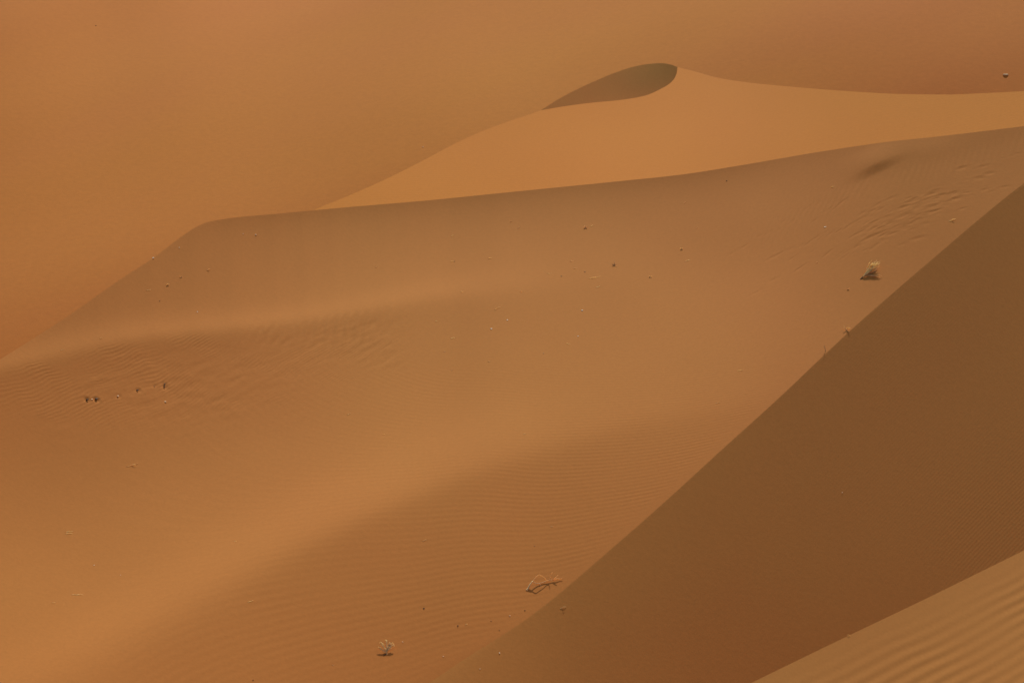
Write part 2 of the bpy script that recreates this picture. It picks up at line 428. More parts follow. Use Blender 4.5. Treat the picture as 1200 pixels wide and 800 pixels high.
# ripple trains
wx = fbm(Xm/9, Ym/9, 41, 2); wy = fbm(Xm/3.2, Ym/3.2, 43, 2)
P = [(280, 740, -.02), (400, 765, -.13), (520, 740, -.26), (620, 620, -.10), (100, 700, .03), (200, 600, .04), (400, 560, .02), (700, 560, -.06), (560, 650, -.12)]
rows, ks = [], []
for (u, v, sl_) in P:
    du, dv = jac('main', u, v); t_ = du+sl_*dv; g = on_main(u, v)
    rows.append((1, g[0], g[1]-80)); ks.append(t_[1]/t_[0])
ka, kb, kc = np.linalg.lstsq(np.array(rows), np.array(ks), rcond=None)[0]
print('ripple fit', ka, kb, kc, 'dv', jac('main', 350, 740)[1], jac('main', 600, 560)[1])
lam = abs(jac('main', 350, 740)[1][1])*6.3
ph_a = 2*np.pi*(Ym - ka*Xm - kb*Xm**2/2 - kc*(Ym-80)*Xm + 0.10*wx + 0.035*wy)/lam
below = sstep(-60, 60, Vm-fold_line(Um))
br = fbm(Xm/2.2, Ym/0.9, 47, 2)
am_a = (0.0008 + 0.0010*below*(0.6+0.4*sstep(480, 300, Um)))*(0.75+0.5*br)*sstep(415, 440, Vm)
am_a *= (1-slip)*sstep(2, 22, brink(Um)-Vm)
# left hand patch of steeper oblique ripples, upper right fine ripples, slip face lines
pl = sstep(-3, 6, Vm-ridge_line(Um))*(1-sstep(50, 150, Vm-ridge_line(Um)))*(1-sstep(360, 520, Um))
turn = sstep(230, 330, Um)*(1-sstep(24, 46, Vm-ridge_line(Um)))
n1, l1 = train('main', 110, 430, -0.42, 4.6); n2, l2 = train('main', 390, 376, -3.0, 34)
print('trains', n1, l1, n2, l2)
ph_l = 2*np.pi*(n1[0]*Xm+n1[1]*Ym + 0.42*wx + 0.20*wy + 0.085*fbm(Xm/0.8, Ym/0.8, 48, 2))/l1
ph_t = 2*np.pi*(n2[0]*Xm+n2[1]*Ym + 0.35*wx + 0.22*wy)/l2
hi = Vm < 415
ph_a = np.where(hi, ph_t, ph_a)
am_a = np.where(hi & (slip < 1), 0.013*pl*turn*np.clip(0.6+1.6*br, 0, 2)*sstep(412, 385, Vm), am_a)
pr = sstep(840, 900, Um)*(1-sstep(1005, 1040, Um))*np.exp(-((Vm-(300-(Um-850)*0.5))/18)**2)
pr = np.maximum(pr, 0.8*np.exp(-((Vm-(206-(Um-1060)*0.28))/13)**2)*sstep(1020, 1060, Um))
n3, l3 = train('main', 930, 255, -2.2, 14)
ph_r = 2*np.pi*(n3[0]*Xm+n3[1]*Ym + 0.3*wx + 0.25*wy)/l3
n4, l4 = train('main', 1130, 520, -1.0, 5.0)
ph_s = 2*np.pi*(n4[0]*Xm+n4[1]*Ym + 0.04*wx + 0.012*wy)/l4
print(n3, l3, n4, l4)
sl = slip*sstep(620, 1150, Um)*(0.5+0.8*fbm(Xm/5, Ym/5, 53, 2))
ph_b = np.where(slip > 0, ph_s, np.where(Um > 700, ph_r, ph_l))
am_b = np.where(slip > 0, 0.0011*np.clip(sl, 0, 1), np.where(Um > 700, 0.0035*pr, 0.0016*pl*(1-turn)*np.clip(0.55+1.9*br, 0, 2)))
iron = np.clip((1-slip)*(0.65-0.02*sstep(-25, 25, Vm-ridge_line(Um))) + 0.35*below*(1-slip) + 0.3*sstep(0, 20, Vm-ridge_line(Um))*(1-sstep(300, 480, Um))*(1-below)*(1-sstep(60, 160, Vm-ridge_line(Um))), 0, 1)
Xb, Yb, Zb = back_side(Xm, Ym, Zm, -0.5, 60, -70)
padn = Xb.shape[1]-Xm.shape[1]
def pad(a): return np.concatenate([a, np.repeat(a[:, -1:], padn, 1)], 1)
def pad0(a): return np.concatenate([a, np.zeros((a.shape[0], padn))], 1)
mat_main = sand_material('rippled_sand', 0.045, 0.8, 7.0, (1, 0.6, 1))
grid_mesh('sand_dune', Xb, Yb, Zb, {'ripple_a_phase': pad(ph_a), 'ripple_a_height': pad0(am_a), 'ripple_b_phase': pad(ph_b), 'ripple_b_height': pad0(am_b), 'iron': pad(iron)},
          mat_main, 'broad rippled orange dune with a dim slip face falling away from its straight brink', cut=[Xm.shape[1]-1, len(rows_b)-2, len(rows_b)])

# ------------------------------------------------------------------ bright dune with the crescent hollow
ud = np.concatenate([np.arange(-300, 340, 6.0), np.arange(340, 620, 1.6), np.arange(620, 810, 0.6), np.arange(810, 1225, 1.6), np.arange(1225, 1560, 6.0)])
vt = np.where((ud > 634) & (ud < 793.5), lip_near(ud), crest_bright(ud)); vbm = np.full_like(ud, 440.0)
rows_d = np.concatenate([np.linspace(0, 0.55, 40), np.linspace(0.55, 0.80, 90)[1:], np.linspace(0.80, 1.0, 300)[1:]])
Vd = vbm[:, None]+(np.minimum(vt, vbm-15)-vbm)[:, None]*rows_d[None]; Ud = np.repeat(ud[:, None], Vd.shape[1], 1)
rx, tt = tview(Ud, Vd); Yd = np.exp(face_d.sample(Ud, Vd)); Xd, Zd = rx*Yd, -tt*Yd
wxd = fbm(Xd/14, Yd/14, 61, 3)
Xb, Yb, Zb = back_side(Xd, Yd, Zd, -0.8, 70, -75)
padn = Xb.shape[1]-Xd.shape[1]
mat_bright = sand_material('bright_sand', 0.03, 0.5, 4.0, (1, 0.5, 1), (1, 0.855, 0.46))
grid_mesh('crescent_dune', Xb, Yb, Zb, {'ripple_a_phase': pad(2*np.pi*(Yd-0.2*Xd+wxd)/0.5), 'ripple_a_height': pad0(0.0012+0*Xd), 'ripple_b_phase': np.zeros_like(Xb), 'ripple_b_height': np.zeros_like(Xb), 'iron': np.zeros_like(Xb)},
          mat_bright, 'brightly lit dune with a shaded crescent hollow under its summit', cut=Xd.shape[1]-1)

# the slip face inside the hollow: hangs from the far rim, its foot out of sight behind the near lip
def tone_hollow(U, V):
    return tps([(640, 127, 122), (680, 112, 121), (700, 108, 124), (720, 95, 122), (730, 112, 129), (745, 82, 116), (745, 100, 127), (770, 78, 114), (770, 95, 124), (788, 84, 118), (660, 122, 128)], U, V) + 10
mat_slip = sand_material('slip_sand', 0.1, 0.5, 4.0, (1, 1, 1), (0.93, 1.0, 1.0))
uh = np.arange(560, 880, 4.0)
face_h = Face(uh, np.arange(40, 220, 4.0), crest_bright, lambda u: np.exp(face_d.sample(u, crest_bright(u))), tone_hollow, q0=0.6, smooth=2, wide=3, iters=25, plim=1.0)
print('h', np.round(np.percentile(face_h.q, [2, 50, 98]), 2), np.round(np.percentile(face_h.p, [2, 50, 98]), 2))
uw = np.linspace(631, 794.5, 330)
th = crest_bright(uw); bh = lip_near(np.clip(uw, 634, 793.9))+14
Vh = bh[:, None]+(th-bh)[:, None]*np.linspace(0, 1, 160)[None]; Uh = np.repeat(uw[:, None], 160, 1)
rx, tt = tview(Uh, Vh); Yh = np.exp(face_h.sample(Uh, Vh)); Xh, Zh = rx*Yh, -tt*Yh
Xb, Yb, Zb = back_side(Xh, Yh, Zh, -0.5, 70, -75)
padn = Xb.shape[1]-Xh.shape[1]; zero = np.zeros_like(Xb)
grid_mesh('slip_face', Xb, Yb, Zb, {'ripple_a_phase': zero, 'ripple_a_height': zero, 'ripple_b_phase': zero, 'ripple_b_height': zero, 'iron': zero},
          mat_slip, 'shaded slip face inside the crescent hollow of the bright dune', cut=Xh.shape[1]-1)

# ------------------------------------------------------------------ great sand slope behind
ue = np.arange(-460, 1720, 4.0)
Ve = np.repeat(np.linspace(520, -190, 260)[None], len(ue), 0); Ue = np.repeat(ue[:, None], Ve.shape[1], 1)
rx, tt = tview(Ue, Ve); Ye = np.exp(face_e.sample(Ue, Ve)); Xe, Ze = rx*Ye, -tt*Ye
Xb, Yb, Zb = back_side(Xe, Ye, Ze, -0.5, 120, -80)
padn = Xb.shape[1]-Xe.shape[1]
zero = np.zeros_like(Xb)
mat_far = sand_material('red_sand_slope', 0.011, 1.25, 1.6, (1, 0.7, 1), (1, 0.85, 0.53), (0.98, 0.90, 1.30))
iron_e = pad(np.clip(0.15+0.3*sstep(700, 1150, Ue)+0.7*sstep(170, 400, Ve)+0.35*fbm((Ue+1.6*Ve)/260, (Ve+0.35*Ue)/90, 77, 3), 0, 1))
grid_mesh('sand_slope', Xb, Yb, Zb, {'ripple_a_phase': zero, 'ripple_a_height': zero, 'ripple_b_phase': zero, 'ripple_b_height': zero, 'iron': iron_e},
          mat_far, 'great red orange sand slope filling the distance')

# ------------------------------------------------------------------ rippled near dune
ua = np.concatenate([np.arange(480, 860, 8.0), np.arange(860, 1225, 1.6), np.arange(1225, 1720, 8.0)])
ca = crest_near(ua)
rows_a = 1-(1-np.linspace(0, 1, 260))
Va = (ca+330)[:, None] - 330*rows_a[None]; Ua = np.repeat(ua[:, None], Va.shape[1], 1)
Va = np.minimum(Va, 1220)
rx, tt = tview(Ua, Va); Ya = np.exp(face_a.sample(Ua, Va)); Xa, Za = rx*Ya, -tt*Ya
w1 = fbm(Xa/1.6, Ya/1.6, 81, 3); w2 = fbm(Xa/0.5, Ya/0.5, 83, 2)
from_crest = Va-ca[:, None]
n5, l5 = train('near', 1120, 760, -0.53, 15)
pha = 2*np.pi*(n5[0]*Xa+n5[1]*Ya + 0.018*w1 + 0.008*w2)/l5
print(n5, l5)
ama = 0.0027*sstep(0, 80, from_crest)*(0.75+0.6*fbm(Xa/0.9, Ya/0.9, 87, 2))
Xb, Yb, Zb = back_side(Xa, Ya, Za, -0.6, 45, -60)
padn = Xb.shape[1]-Xa.shape[1]
mat_near = sand_material('near_sand', 0.2, 0.5, 30.0, (1, 1, 1), (1, 0.96, 0.97))
grid_mesh('rippled_dune', Xb, Yb, Zb, {'ripple_a_phase': pad(pha), 'ripple_a_height': pad0(ama), 'ripple_b_phase': np.zeros_like(Xb), 'ripple_b_height': np.zeros_like(Xb), 'iron': np.zeros_like(Xb)},
          mat_near, 'rippled shoulder of sand nearest the viewer', cut=Xa.shape[1]-1)

# ------------------------------------------------------------------ desert floor under and beyond everything
fx = np.linspace(-1500, 1500, 61); fy = np.linspace(-600, 2600, 61)
FX, FY = np.meshgrid(fx, fy, indexing='ij')
grid_mesh('desert_floor', FX, FY, -82+1.5*fbm(FX/200, FY/200, 91, 3), {'iron': np.full_like(FX, 0.4)}, mat_far, 'flat desert floor between the dunes')


# ------------------------------------------------------------------ what lies on the sand
def plain(name, c, rough=0.8, vary=0.15, scale=30.0):
    m = bpy.data.materials.new(name); m.use_nodes = True
    nt = m.node_tree; bs = nt.nodes['Principled BSDF']; bs.inputs['Roughness'].default_value = rough
    bs.inputs['Specular IOR Level'].default_value = 0.15
    nz = N(nt, 'ShaderNodeTexNoise'); nz.inputs['Scale'].default_value = scale; nz.inputs['Detail'].default_value = 4
    tc = N(nt, 'ShaderNodeTexCoord'); nt.links.new(tc.outputs['Object'], nz.inputs['Vector'])
    cr = N(nt, 'ShaderNodeValToRGB'); e = cr.color_ramp.elements
    e[0].position = 0.3; e[0].color = tuple(x*(1-vary) for x in c)+(1,)
    e[1].position = 0.7; e[1].color = tuple(min(1, x*(1+vary)) for x in c)+(1,)
    nt.links.new(nz.outputs['Fac'], cr.inputs['Fac']); nt.links.new(cr.outputs[0], bs.inputs['Base Color'])
    return m
def straw(name, c):
    m = plain(name, c); nt = m.node_tree; bs = nt.nodes['Principled BSDF']; out = nt.nodes['Material Output']
    tr = N(nt, 'ShaderNodeBsdfTranslucent'); mx = N(nt, 'ShaderNodeMixShader'); mx.inputs[0].default_value = 0.62
    src = bs.inputs['Base Color'].links[0].from_socket
    nt.links.new(src, tr.inputs['Color']); nt.links.new(bs.outputs[0], mx.inputs[1]); nt.links.new(tr.outputs[0], mx.inputs[2]); nt.links.new(mx.outputs[0], out.inputs[0])
    return m
STRAW = straw('dry_straw', (0.90, 0.66, 0.30)); PALE = straw('bleached_straw', (0.93, 0.73, 0.38)); BARK = plain('sun_bleached_wood', (0.62, 0.42, 0.18))
DULL = straw('dull_straw', (0.84, 0.58, 0.28)); GREY = plain('grey_twig', (0.36, 0.20, 0.08)); DARK = plain('dark_stone_or_pit', (0.085, 0.052, 0.03), 0.7)
WHITE = plain('white_stone', (0.9, 0.84, 0.62), 0.7); CREAM = plain('cream_stone', (0.78, 0.55, 0.32), 0.8); ROOT = plain('dark_root', (0.10, 0.06, 0.03)); OLIVE = plain('grey_boulder', (0.44, 0.30, 0.15), 0.9, 0.2, 4.0)

def ground(surface, u, v):
    if surface == 'main': return on_main(u, v)
    f = {'far': face_e, 'near': face_a}[surface]
    return on_face(f, [float(u)], [float(v)])[0]

class Stems:
    """tapered stems, each a bent tube; points are (across, away, height) in photo pixels around the foot"""
    def __init__(self, u, v, surface='main'):
        self.u, self.v, self.s = u, v, surface
        self.o = ground(surface, u, v); self.px = self.o[1]/F
        self.V, self.Fc = [], []
    def w(self, p):
        if getattr(self, 'lean', 0): p = (p[0], p[1]-self.lean*max(p[2], 0), p[2]*(1-self.lean))
        g = ground(self.s, self.u+p[0], self.v+p[1])
        return g + np.array([0, 0, p[2]*self.px]) - self.o
    def tube(self, pts, r0, r1=None, n=5):
        r1 = r0*0.5 if r1 is None else r1
        P = np.array([self.w(p) for p in pts]); m = len(P)
        # refine
        t = np.linspace(0, m-1, (m-1)*3+1); k = np.minimum(t.astype(int), m-2); f = (t-k)[:, None]
        pm = np.vstack([2*P[0]-P[1], P, 2*P[-1]-P[-2]])
        a, b, c, d = pm[k], pm[k+1], pm[k+2], pm[k+3]
        Q = 0.5*((2*b)+(-a+c)*f+(2*a-5*b+4*c-d)*f*f+(-a+3*b-3*c+d)*f**3)
        base = len(self.V)
        for i, q in enumerate(Q):
            tg = Q[min(i+1, len(Q)-1)]-Q[max(i-1, 0)]; tg = tg/(np.linalg.norm(tg)+1e-9)
            s = np.cross(tg, (0.3, 0.1, 1.0)); s /= np.linalg.norm(s)+1e-9; h = np.cross(s, tg)
            r = (r0+(r1-r0)*i/(len(Q)-1))*self.px
            for j in range(n):
                an = 2*math.pi*j/n; self.V.append(q+r*(math.cos(an)*s+math.sin(an)*h))
        for i in range(len(Q)-1):
            for j in range(n):
                x, y = base+i*n+j, base+i*n+(j+1) % n
                self.Fc.append((x, y, y+n, x+n))
        self.Fc.append(tuple(base+j for j in range(n))[::-1]); self.Fc.append(tuple(base+(len(Q)-1)*n+j for j in range(n)))
    def build(self, name, mat, parent=None):
        me = bpy.data.meshes.new(name); me.from_pydata([tuple(x) for x in self.V], [], self.Fc); me.update()
        for p in me.polygons: p.use_smooth = True
        me.materials.append(mat)
        o = bpy.data.objects.new(name, me); COL.objects.link(o)
        if parent is None: o.location = self.o
        else: o.parent = parent
        self.V, self.Fc = [], []
        return o

def tag(o, label, cat, group=None):
    o['label'] = label; o['category'] = cat
    if group: o['group'] = group
    return o
def thing(name, S, label, cat):
    o = bpy.data.objects.new(name, None); COL.objects.link(o); o.location = S.o; o.empty_display_size = 0.2
    return tag(o, label, cat)

# dry shrub leaning uphill beside the brink
rg = random.Random(3)
S = Stems(1008.5, 327)
t = thing('dry_shrub', S, 'largest dry shrub, a pale fan of straw stems leaning over beside the brink', 'shrub')
S.tube([(-1.5, 1, -1.2), (1.5, -1, 0.6), (5, -2.6, 1.2), (8, -3.6, 1.4)], 0.75, 0.4); S.build('root', ROOT, t)
S.tube([(3, -1.5, 0.8), (10, -4.5, 1.2), (16, -7, 1.4), (19, -8, 1.4)], 0.5, 0.3); S.build('stem', GREY, t)
for k in range(4):
    for j in range(8):
        e = (15+rg.uniform(-5, 6)+k*1.0, -9.5+rg.uniform(-4, 2.0)-1.2*k, 1.5+rg.uniform(0, 4.5)+0.8*k)
        s0 = rg.uniform(0.15, 0.5)
        m1 = (3+e[0]*s0, e[1]*s0-1, 2+e[2]*s0*0.9)
        S.tube([(2, -1.5, 0.8), m1, (e[0]*0.75+rg.uniform(-1, 1), e[1]*0.75, e[2]*0.8+rg.uniform(-0.5, 1)), e], 0.34, 0.16, 4)
        for q in range(3):
            b = (e[0]*0.8+rg.uniform(-2, 2), e[1]*0.8, e[2]*0.8)
            S.tube([b, (b[0]+rg.uniform(-1.5, 3.5), b[1]+rg.uniform(-1, 1), b[2]+rg.uniform(0.5, 3.5))], 0.26, 0.13, 4)
    S.build('branch', PALE if k % 2 else STRAW, t)
for j in range(5):
    x = 14+j*2.2
    S.tube([(6+j, -2.5, 2.2), (x, -3+rg.uniform(-1, 2), 1.6), (x+2.5, -2.5+rg.uniform(-1, 2), rg.uniform(0.3, 1.5))], 0.3, 0.15, 4)
S.build('twig', DULL, t)

# forked dry branch lying near the foot of the brink
S = Stems(619, 690); S.lean = 0.28
t = thing('fallen_branch', S, 'forked bare branch lying on rippled sand near the lower brink', 'branch')
S.tube([(-2, 1.2, -0.8), (0, 0, 1.2), (2, -1.5, 4), (5.5, -3, 7)], 1.25, 0.75); S.build('root', BARK, t)
S.tube([(5, -2.8, 6.5), (8, -4, 9.5), (12, -5, 12.5), (15.5, -6, 10.5), (19.5, -6.5, 7), (22, -7, 3.5), (25, -7.5, 3)], 0.5, 0.35); S.build('limb', DULL, t)
S.tube([(6, -3, 6), (9, -4, 3.2), (14, -5.5, 1.6), (19, -7, 1.8), (23, -8, 2.5), (29, -9, 2)], 0.55, 0.38); S.build('limb', BARK, t)
for pts in ([(24, -8, 2.5), (26, -8.5, 6), (28, -9, 11.5)], [(29, -9, 2), (32, -9.5, 4.5), (35, -10, 7)], [(29, -9, 2), (34, -10, 2.8), (37, -10.5, 1.8), (40.5, -11, 2.2)], [(13, -5, 2), (15, -4, -0.2), (17, -3.5, -0.3)]):
    S.tube(pts, 0.5, 0.28); S.build('twig', DULL, t)

# small straw plant at the foot of the picture
S = Stems(453, 766.5); S.lean = 0.55
t = thing('dry_plant', S, 'small upright straw plant with forked stems on the ripples at the dune foot', 'plant')
S.tube([(-3.5, 0.8, -0.5), (-2, 0.5, 0.4), (-0.3, 0, 0.8)], 0.8, 0.7); S.build('root', ROOT, t)
S.tube([(0.5, 0.4, -0.6), (0.2, 0, 3), (0.6, -0.2, 6), (1.2, -0.3, 8)], 1.0, 0.6); S.build('stem', STRAW, t)
for pts in ([(0.4, 0, 5), (-3, 0, 8.5), (-5, -0.4, 12), (-6, -0.5, 14.5)], [(0.4, 0, 4), (-3, 0.3, 5), (-6, 0.2, 6.5), (-7.5, 0, 8.5)], [(0.8, 0, 7), (0.3, -1, 10), (0.4, -1.5, 13), (-0.5, -1.5, 16)],
            [(1, 0, 7), (3, -0.8, 10), (4.5, -1.2, 13)], [(1, 0, 6), (4, -0.5, 8), (7, -1, 10), (9.5, -1, 10.5)], [(1, 0, 5.5), (4, 0.2, 7), (6.5, 0.2, 8)], [(1, 0, 6.5), (3.5, -1.2, 9), (6.5, -1.8, 12)], [(0, 0, 2.5), (-1.8, 0.8, 3.4), (-3, 1, 4)]):
    S.tube(pts, 0.72, 0.5)
    S.tube([(0.3, 0, 3), (pts[1][0]*0.7+rg.uniform(-1.5, 1.5), pts[1][1], pts[1][2]), (pts[-1][0]*0.8+rg.uniform(-2, 2), pts[-1][1]-0.8, pts[-1][2]*rg.uniform(0.7, 0.95))], 0.5, 0.35, 4)
    S.tube([pts[1], (pts[1][0]*0.5+pts[-1][0]*0.5+rg.uniform(-2, 2), pts[1][1], pts[2][2]+1), (pts[-1][0]+rg.uniform(-3.5, 3.5), pts[-1][1]-0.6, pts[-1][2]*rg.uniform(0.8, 1.1))], 0.45, 0.3, 4)
    a, b = pts[-2], pts[-1]
    S.tube([a, ((a[0]+b[0])/2+rg.uniform(-1, 1), a[1], (a[2]+b[2])/2+1.2), (b[0]+rg.uniform(-2.5, 2.5), b[1]-0.3, b[2]+rg.uniform(0, 1.5))], 0.4, 0.25, 4)
    S.build('branch', PALE if len(pts) == 4 else STRAW, t)

# stones, and dark lumps standing in for shaded burrow pits
def stone(name, u, v, w, h, mat, label, cat, surface='main', seed=0, sink=0.35):
    import bmesh
    o0 = ground(surface, u, v); px = o0[1]/F
    bm = bmesh.new(); bmesh.ops.create_icosphere(bm, subdivisions=3, radius=1.0)
    for q in bm.verts:
        c = np.array(q.co)
        n = fbm(np.array([c[0]*1.1+seed]), np.array([c[1]*1.1+c[2]*0.9]), 300+seed, 3)[0]
        q.co *= 1+0.32*n
        q.co.x *= w*px*0.5; q.co.y *= w*px*0.42; q.co.z *= h*px*0.62
        q.co.z += h*px*(0.5-sink)
    me = bpy.data.meshes.new(name); bm.to_mesh(me); bm.free()
    for p in me.polygons: p.use_smooth = True
    me.materials.append(mat)
    o = bpy.data.objects.new(name, me); COL.objects.link(o); o.location = o0; o.rotation_euler = (0, 0, seed*1.3)
    return tag(o, label, cat)
o = stone('boulder', 1178.5, 88.0, 6.5, 2.2, OLIVE, 'low grey olive boulder alone on the far slope', 'boulder', 'far', 2, 0.45); o.rotation_euler = (0, 0, 0)
for k, (u, v, w, h, m, l) in enumerate((
    (102.3, 468.3, 3.8, 2.6, DARK, 'dark lump standing in for a shaded burrow at the low end of the row on the rippled hollow'),  # this row: dark lumps added to give burrow pits their dark look
    (113.0, 467.5, 4.6, 2.3, DARK, 'widest dark lump standing in for a shaded burrow, second in the row on the rippled hollow'),
    (161.2, 457.2, 3.2, 2.2, DARK, 'dark lump standing in for a shaded burrow, alone midway along the row on the rippled hollow'),
    (193.0, 450.2, 2.7, 2.0, DARK, 'upper of two touching dark lumps standing in for shaded burrows, ending the row'),
    (192.7, 453.2, 2.7, 2.0, DARK, 'lower of two touching dark lumps standing in for shaded burrows, ending the row'),
    (181.0, 452.5, 1.6, 1.2, GREY, 'tiny grey pebble just before the two touching dark lumps'),
    (296.5, 796.5, 1.9, 1.9, DARK, 'dark pebble alone at the bottom edge of the rippled slope'),
    (496.7, 712.6, 2.2, 2.0, DARK, 'dark pebble up the slope from the small straw plant'),
    (536.6, 733.0, 2.1, 2.1, DARK, 'blackest pebble between the straw plant and the brink'),
    (575.5, 727.2, 1.6, 1.5, GREY, 'grey brown pebble on the ripples above the rounded brink'),
    (585.2, 738.0, 1.5, 1.5, GREY, 'grey brown pebble nearest the rounded brink'),
    (615.2, 714.8, 1.8, 2.0, GREY, 'grey pebble with a pale top below the forked branch'),
    (626.5, 639.5, 1.7, 1.4, GREY, 'grey pebble on the red sand above the forked branch'),
    (112.5, 30.5, 1.7, 1.5, DARK, 'lone dark speck of stone high on the far slope'),
    (851.5, 212.0, 1.6, 1.5, DARK, 'dark pebble close under the long crest'),
    (685.5, 318.6, 2.4, 1.4, GREY, 'dull grey pebble among straw where the step fades out'),
    (657.8, 323.6, 1.8, 1.5, GREY, 'small grey pebble at the left of the straw group on the step'),
    (187.2, 352.5, 1.6, 1.4, GREY, 'dark pebble on the dim upper face above the bright ridge'),
    (637.0, 414.0, 2.0, 1.1, GREY, 'dull pebble on the smooth middle of the dune'),
    (532.5, 306.4, 1.4, 1.2, GREY, 'tiny dark pebble halfway up the upper face'))):
    far = v < 100
    stone('dark_stone_or_pit' if m is DARK else 'grey_pebble', u, v, w*0.85, h*0.62, m, l, 'stone', 'far' if far else 'main', k+5)
for k, (u, v, w, h, m, l) in enumerate((
    (575.8, 385.3, 2.5, 1.9, WHITE, 'brightest white stone in the middle of the dune'),
    (682.3, 363.8, 2.1, 1.8, WHITE, 'white stone right of the brightest one and below the step'),
    (594.6, 375.0, 2.0, 1.6, WHITE, 'cream stone just up from the brightest white stone'),
    (677.4, 393.9, 1.7, 1.4, WHITE, 'small cream stone below the right hand white stone'),
    (585.4, 764.8, 1.8, 1.7, WHITE, 'white stone on the shaded slip face near its foot'),
    (179.6, 302.3, 2.2, 1.9, WHITE, 'pale stone sitting right on the sloping end of the crest'),
    (107.6, 467.8, 2.4, 1.2, CREAM, 'pale pebble between the first two dark lumps'),
    (138.3, 463.8, 2.6, 1.4, CREAM, 'pale pebble in the gap after the widest dark lump'),
    (193.6, 470.5, 2.8, 1.2, CREAM, 'flat pale pebble below the two touching dark lumps'),
    (231.3, 365.4, 1.6, 1.3, WHITE, 'tiny white pebble just above the bright ridge'),
    (495.7, 172.5, 1.7, 1.6, CREAM, 'pale speck of stone on the far slope left of the bright dune'),
    (987.0, 577.0, 1.4, 1.3, CREAM, 'tiny pale pebble alone in the middle of the slip face'),
    (562.5, 783.5, 1.5, 1.2, CREAM, 'faint pale pebble on the slip face at the very bottom'),
    (519.5, 768.7, 1.6, 1.3, CREAM, 'faint pale pebble where ripples meet the rounded brink'),
    (597.5, 721.2, 1.8, 1.5, CREAM, 'pale pebble between the grey pebbles above the brink'),
    (471.8, 751.8, 1.6, 1.3, CREAM, 'pale pebble just beside the small straw plant'),
    (110.2, 662.0, 1.8, 1.5, CREAM, 'pale pebble on the bright lower left sand'),
    (141.3, 673.5, 1.4, 1.1, CREAM, 'smallest pale pebble on the bright lower left sand'),
    (299.7, 275.2, 2.2, 1.7, CREAM, 'pale pebble high on the dim face under the crest'),
    (285.0, 274.0, 1.6, 1.1, CREAM, 'dull pale pebble just left of another under the crest'),
    (210.0, 290.3, 1.6, 1.5, CREAM, 'pale pebble near the corner where the crest bends down'))):
    stone('pale_stone', u, v, w, h*0.55, m, l, 'stone', 'far' if (u == 495.7) else 'main', k+40)

# straw scraps, tufts and bare twigs scattered over the dune
def scrap(kind, u, v, w, label, mat, surface='main', seed=0, up=0.0):
    r = random.Random(seed*7+1); S = Stems(u, v, surface); h = w/2
    if kind == 'straw_scrap':       # a few limp stems lying on the sand
        for k in range(max(1, int(w/5))):
            x0 = r.uniform(-h, 0.1*h); x1 = x0+r.uniform(0.6, 1.1)*w*0.8; y0 = r.uniform(-0.15, 0.25)*h
            y1 = y0-(x1-x0)*r.uniform(0.0, 0.4)
            S.tube([(x0, y0, 0.1), ((x0*2+x1)/3, (2*y0+y1)/3, r.uniform(0.1, 0.5)), ((x0+2*x1)/3, (y0+2*y1)/3+r.uniform(-.6, .6), r.uniform(0.1, 0.5)), (x1, y1, 0.1)], 0.36, 0.2, 4)
    elif kind == 'dry_tuft':        # a fan of short stems
        for k in range(int(4+w/2)):
            a = r.uniform(-1.2, 1.3); q = r.uniform(0.5, 1)*w*0.7
            S.tube([(r.uniform(-.4, .4), 0, -0.2), (math.sin(a)*q*0.5, -0.1*q, math.cos(a)*q*0.45), (math.sin(a)*q, -0.3*q*r.random(), math.cos(a)*q*0.75)], 0.40, 0.22, 4)
    else:                           # bare_twig: one crooked stem with a fork
        S.tube([(-h, 0.3, 0), (-0.3*h, -0.1*h, 0.5+up*0.3), (0.3*h, -0.3*h, 0.8+up*0.7), (h, -0.5*h, 0.4+up)], 0.32, 0.18, 4)
        S.tube([(-0.1*h, -0.2*h, 0.6+up*0.4), (0.35*h, -0.1*h, 1.8+up*0.6), (0.6*h, 0, 1.2+up*0.7)], 0.32, 0.2, 4)
    tag(S.build(kind, mat), label, {'straw_scrap': 'straw', 'dry_tuft': 'tuft', 'bare_twig': 'twig'}[kind])
